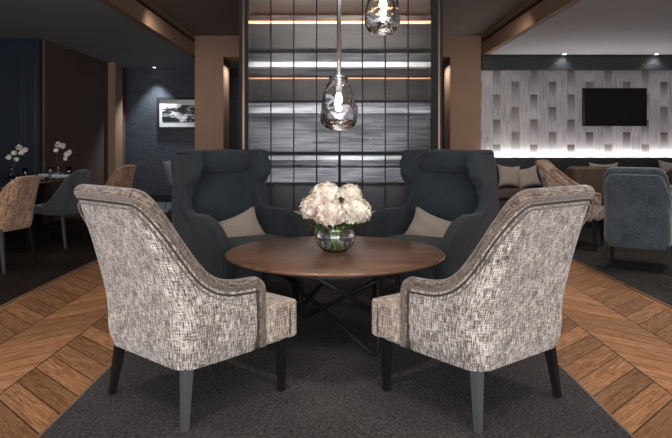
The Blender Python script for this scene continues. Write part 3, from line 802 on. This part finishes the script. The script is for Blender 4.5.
# ------------------------------------------------------------------ right room: banquette and chairs
M['bq'] = plain('black_leatherette', (.014,.015,.018), .5)
bq = thing('banquette', 'long dark upholstered banquette along the wallpapered wall', 'banquette', (4.5, 10.5, .0125))
mk('base', box(-2.0, 2.09, -.30, .30, .0, .28), M['dark_brown_wall'], bq, False)
mk('seat', soft(-2.0, 2.09, -.36, .2, .285, .46, e=.2, n=10), M['brown_leather'], bq)
mk('backrest', rbox(-2.0, 2.09, .19, .36, .30, .955, .04), M['bq'], bq, wn=True)
mk('led_strip', box(-1.9, 2.08, .455, .485, .925, .935), M['led_white'], bq, False)
mk('led_channel', box(-1.9, 2.08, .361, .497, .90, .924), M['black'], bq, False)
for (lb, x, y, z, rot, w, h) in (('beige satin cushion at the left end of the banquette, leaning behind its neighbour', 2.93, 10.52, .66, (R(-16), R(4), R(8)), .42, .40),
        ('beige satin cushion overlapping the left end cushion on the banquette', 3.22, 10.44, .645, (R(-20), R(-12), R(-8)), .38, .38),
        ('beige cushion on the banquette behind the brown tub chair nearest the centre', 4.53, 10.53, .70, (R(-14), R(0), 0), .52, .40),
        ('beige cushion on the banquette at the right edge of the photo', 5.72, 10.53, .71, (R(-14), R(6), 0), .60, .42)):
    pillow('cushion', lb, (x, y, z), rot, w, h, .15, 'beige_cushion', 'cushions on the banquette')
M['blue_velvet'] = fabric('blue_grey_velvet', (.020,.027,.034), (.066,.080,.092), .25, .4, 7)
blue = dict(shell=M['blue_velvet'], roll=M['blue_velvet'], piping=M['blue_trim'], piping2=M['blue_velvet'], seat=M['blue_velvet'], leg=M['black_wood'], leg2=M['black_wood'])
tub_chair('armchair', 'blue grey velvet armchair at the right edge of the photo, back to the viewer', 'armchair', (2.94, 6.04, ZC), R(-32), blue, htab=[(a, b*.965) for a, b in arm_h], yf=.085, hw=.285, taper=.06, 
          legs=arm_legs(1), zb=.225, lean=.12)
mot = dict(shell=M['mottled'], roll=M['tan'], piping=M['mottled'], piping2=M['mottled'], seat=M['mottled'], leg=M['black_wood'], leg2=M['black_wood'])
mc = tub_chair('side_chair', 'mottled orange and grey chair facing right beside the parquet', 'chair', (2.80, 7.25, ZC), R(-122), mot, hw=.27, yf=.22, yb=-.27, rc=.09, zb=.33,
          htab=[(0,.60),(.12,.64),(.26,.74),(.40,.90),(.50,.985),(.6,.99)], lean=.16, lz=.45, thick=.05, seat=(.29,.47), legs=[(s*.22, y, s*.01, dy, .02, 'leg') for s in (1,-1) for y, dy in ((.22,.02),(-.2,-.05))], roll=False, group='mottled chairs')
dup(mc, (4.0, 7.15, ZC), R(100), 'mottled cream and brown chair half hidden behind the blue velvet armchair')
br = dict(shell=M['brown_leather'], roll=M['brass'], piping=M['brown_leather'], piping2=M['brown_leather'], seat=M['brown_leather'], leg=M['black_wood'])
tc = tub_chair('tub_chair', 'low brown leather tub chair in front of the banquette, left of the blue armchair', 'chair', (3.64, 9.1, ZC), R(-4), br, hw=.30, yf=.2, yb=-.28, rc=.13, zb=.22,
          htab=[(0,.70),(.2,.78),(.34,.85),(.5,.86)], lean=.04, lz=.45, thick=.05, seat=(.27,.45), legs=[(s*.22, y, 0, 0, .02, 'leg') for s in (1,-1) for y in (.2,-.2)], roll=False, group='brown tub chairs at the banquette')
dup(tc, (5.02, 9.0, ZC), R(6), 'low brown leather tub chair cut by the right edge of the photo, before the banquette')

# ------------------------------------------------------------------ left dining area
tn = dict(shell=M['tan'], roll=M['tan'], piping=M['tan'], piping2=M['tan'], seat=M['tan'], leg=M['black_wood'], leg2=M['grey_leg'])
gv = dict(shell=M['grey_velvet'], roll=M['grey_velvet'], piping=M['grey_velvet'], piping2=M['grey_velvet'], seat=M['grey_velvet'], leg=M['black_wood'], leg2=M['grey_leg'])
din = dict(hw=.25, yf=.02, yb=-.25, rc=.12, zb=.38, htab=[(0,.50),(.08,.54),(.16,.66),(.24,.82),(.32,.87),(.40,.88)], lean=.15, lz=.48, thick=.045, seat=(.25,.475), roll=False, taper=.12,
    legs=[(.19,-.19,.03,-.06,.018,'leg2'),(-.19,-.19,-.03,-.06,.018,'leg'),(.19,.19,.02,.03,.018,'leg'),(-.19,.19,-.02,.03,.018,'leg')])
dgrp = 'dining chairs at the long table'
dA = dict(din); dA['legs'] = [(-a, b, -c, d_, w, m) for a, b, c, d_, w, m in din['legs']]
t1 = tub_chair('dining_chair', 'caramel velvet dining chair at the left edge of the photo', 'chair', (-3.22, 6.0, ZC), R(78), tn, group=dgrp, **dA)
tub_chair('dining_chair', 'dark grey velvet dining chair between the two caramel ones', 'chair', (-3.26, 7.35, ZC), R(82), gv, group=dgrp, **dA)
dup(t1, (-3.28, 9.15, ZC), R(70), 'caramel velvet dining chair farthest back, peeking over the left armchair')
dt = thing('dining_table', 'long dark glass topped dining table with flowers at the left', 'table', (-4.35, 7.9, ZC))
mk('tabletop', rbox(-.85, .85, -1.5, 1.5, .715, .738, .006, 2), M['dark_glass'], dt, wn=True)
mk('edge_trim', box(.851, .857, -1.49, 1.49, .717, .736), M['brass'], dt, False)
for y in (-.8, .8):
    mk('pedestal', rbox(-.18, .18, y-.18, y+.18, .02, .7145, .02), M['black_wood'], dt, wn=True)
    mk('foot', rbox(-.4, .4, y-.3, y+.3, 0, .0195, .008), M['black_wood'], dt, wn=True)
ZD = ZC+.7385
def bud_vase(x, y, label, seed, blooms):
    t = thing('bud_vase', label, 'vase', (x, y, ZD), 0, 'bud vases on the long dining table')
    mk('glass_body', lathe([(0,0),(.032,0),(.042,.02),(.042,.05),(.022,.09),(.018,.12),(.024,.135),(.021,.134),(.015,.12),(.018,.09),(.038,.05),(.038,.02),(.028,.006),(0,.006)], 20), M['glass'], t)
    rnd = random.Random(seed); 
    for k, (bx, bz, r) in enumerate(blooms):
        s = mk('stem', tube([(0,0,.012), (bx*.15,0,.12), (bx*.6,.01,bz*.7), (bx,.015,bz)], .003, 5), M['twig'], t)
        f = floret_head('bloom', r, 12, 'petal', s, seed+k); f.location = (bx, .015, bz)
bud_vase(-4.38, 8.5, 'small glass vase of pale blossoms at the left edge, nearer end of the table', 3, [(.10,.40,.04),(.13,.33,.03),(.03,.33,.03),(-.04,.27,.03),(.18,.37,.03),(.06,.24,.025)])
bud_vase(-3.95, 8.95, 'small glass vase of white blossoms on the far end of the table', 11, [(.0,.44,.045),(.06,.42,.035),(-.03,.36,.03),(.12,.30,.035),(.16,.33,.03),(.10,.24,.02)])
gl = None
for x, y, lb in ((-4.22, 8.55, 'clear water glass just right of the left vase of blossoms'), (-4.55, 8.45, 'clear water glass left of the left vase of blossoms'),
                 (-3.83, 9.05, 'clear water glass right of the far vase of blossoms'), (-4.08, 9.0, 'clear water glass left of the far vase of blossoms')):
    if gl is None:
        gl = mk('drinking_glass', lathe([(0,0),(.026,0),(.034,.05),(.036,.12),(.034,.12),(.032,.05),(.024,.008),(0,.008)], 20), M['glass'])
        g = gl; tag(g, lb, 'glass', 'water glasses on the long table')
    else:
        g = gl.copy(); C.objects.link(g); g['label'] = lb
    g.location = (x, y, ZD)
nk = None
for x, y, rz, lb in ((-4.0, 8.25, 5, 'white folded napkin beside the left vase of blossoms'), (-3.80, 8.85, -3, 'white folded napkin right of the far vase of blossoms'), (-4.12, 9.12, 4, 'white folded napkin left of the far vase of blossoms')):
    if nk is None:
        nk = mk('napkin', rbox(-.15, .15, -.10, .10, 0, .018, .006, 2), M['white'], wn=True); g = nk; tag(g, lb, 'napkin', 'napkins on the long table')
    else: g = nk.copy(); C.objects.link(g); g['label'] = lb
    g.location = (x, y, ZD); g.rotation_euler = (0, 0, R(rz))
# pale shell chair in the passage
pc = thing('shell_chair', 'pale grey shell chair on thin wire legs by the navy wall', 'chair', (-2.86, 11.5, .0085), R(-60))
bm = bmesh.new(); rows = []
for k in range(13):
    t_ = k/12
    y = .22 - .40*min(1, t_*1.7) - .10*max(0, t_-.59)/.41; z = .44 + .02*cos(t_*6) + .40*max(0, (t_-.5)/.5)
    w = .21+.03*sin(t_*pi)
    rows.append([(i/8*2-1, y, z, w) for i in range(9)])
V = []
for off in (0, .012):
    V.append([[bm.verts.new((u*w, y + .07*u*u*max(0, (z-.5)/.35), z + .04*u*u - off)) for (u, y, z, w) in r] for r in rows])
for A in V:
    for a, b in zip(A, A[1:]):
        for i in range(8): bm.faces.new((a[i], a[i+1], b[i+1], b[i]))
a, b = V
for i in range(8):
    for k in (0, 12): bm.faces.new((a[k][i], a[k][i+1], b[k][i+1], b[k][i]))
for k in range(12):
    for i in (0, 8): bm.faces.new((a[k][i], a[k+1][i], b[k+1][i], b[k][i]))
mk('seat_shell', bm, plain('pale_grey_shell', (.32,.34,.36), .5), pc)
for sx in (-1, 1):
    for sy in (-1, 1): mk('leg', tube([(.12*sx, .10*sy, .44), (.21*sx, .20*sy, 0)], .007, 8), M['black_metal'], pc)

# ------------------------------------------------------------------ ceiling downlights and lights
def downlight(x, y, z, label, e=60, size=R(70), col=(1,.93,.85), blend=.6, tx=0, ty=0, rad=.04):
    t = thing('downlight', label, 'downlight', (x, y, z), 0, 'recessed ceiling downlights')
    mk('trim_ring', lathe([(.035,-.001),(.035,-.006),(.05,-.004),(.05,-.001),(.035,-.001)], 24), M['white_ledge'], t)
    mk('lens', lathe([(0,-.002),(.034,-.002),(.034,-.001),(0,-.001)], 20), M['spot'], t)
    l = bpy.data.lights.new('spot_light', 'SPOT'); l.energy = e; l.color = col; l.spot_size = size; l.spot_blend = blend; l.shadow_soft_size = rad
    o = bpy.data.objects.new('spot_light', l); link(o, t); o.location = (0,0,-.02); o.rotation_euler = (R(tx), R(ty), 0)
    return t
def area(name, loc, rot, sx, sy, e, col=(1,1,1)):
    l = bpy.data.lights.new(name, 'AREA'); l.shape = 'RECTANGLE'; l.size = sx; l.size_y = sy; l.energy = e; l.color = col
    o = bpy.data.objects.new(name, l); link(o); o.location = loc; o.rotation_euler = [R(a) for a in rot]; return o
WARM = (1,.9,.8)
downlight(-3.64, 12.68, ZLow, 'recessed downlight washing the navy wall above the picture', 190, R(85), (.85,.92,1), tx=-8)
downlight(3.96, 10.80, ZLow, 'recessed downlight over the banquette, left of the television', 7, R(120), (.9,.95,1))
downlight(5.55, 10.80, ZLow, 'recessed downlight over the banquette, right of the television', 7, R(120), (.9,.95,1))
for i, (x, y, e, tx, ty) in enumerate(((-1.0, 1.0, 100, 28, 5), (1.0, 1.0, 100, 28, -5), (-1.9, 2.4, 70, 0, 0), (1.9, 2.4, 90, 0, 0), (-.6, 3.6, 60, 0, 0), (.75, 3.6, 60, 0, 0), (1.95, 5.0, 90, 0, 0), (-1.95, 5.0, 45, 0, 0), (-2.15, 7.9, 150, 48, 0), (2.2, 7.9, 150, 48, 0))):  # unseen lamps added to light the chairs, floor and pillars
    downlight(x, y, ZH, 'recessed ceiling downlight above the seating area', e, R(95), WARM, 1, tx, ty, .12)
downlight(-4.0, 5.2, ZLow, 'recessed downlight above the dining table, near end', 25, R(110), WARM)  # four more unseen lamps, added to light the two side areas
downlight(-4.6, 6.5, ZLow, 'recessed downlight above the dining table, far end', 22, R(110), WARM)
downlight(3.6, 5.2, ZLow, 'recessed downlight above the blue velvet armchair', 50, R(110), WARM)
downlight(3.3, 6.6, ZLow, 'recessed downlight above the mottled chairs', 50, R(110), WARM)
# fill light and invented window added behind the viewer to brighten the room
struct('window_1', box(-4.05, 4.05, -3.09, -3.06, .4, 2.74), M['white'])
area('window_light', (0, -2.9, 1.6), (90, 0, 0), 8.0, 2.3, 480, (.97,.97,1))
area('banquette_light', (4.6, 10.965, .97), (180, 0, 0), 3.9, .03, 24, (1,.95,.93))
area('niche_light', (.06, 7.9, 3.05), (40, 0, 0), 1.9, .15, 50, (1,.95,.9))  # pair of lamps added only to brighten the boards behind the glass
area('niche_light', (.06, 7.75, .6), (115, 0, 0), 1.9, .15, 22, (.95,.97,1))
area('pillar_light', (-1.75, 11.3, 2.6), (0, 0, 0), .1, .3, 6, (1,.95,.9))
area('pillar_light', (1.83, 11.3, 2.6), (0, 0, 0), .1, .3, 6, (1,.95,.9))

w = bpy.data.worlds.new('World'); S.world = w; w.use_nodes = True
w.node_tree.nodes['Background'].inputs[0].default_value = (.02,.02,.022,1); w.node_tree.nodes['Background'].inputs[1].default_value = 1

cam = bpy.data.cameras.new('Camera'); co = bpy.data.objects.new('Camera', cam); link(co); S.camera = co
co.location = (0, 0, 1.2); co.rotation_euler = (R(90), 0, 0); cam.sensor_width = 36; cam.lens = 36*627/672
cam.shift_x = .0022; cam.shift_y = -75/672; cam.clip_end = 60
S.view_settings.view_transform = 'Standard'; S.view_settings.look = 'None'; S.view_settings.gamma = 1; S.view_settings.exposure = 0.28
S.view_settings.use_curve_mapping = False
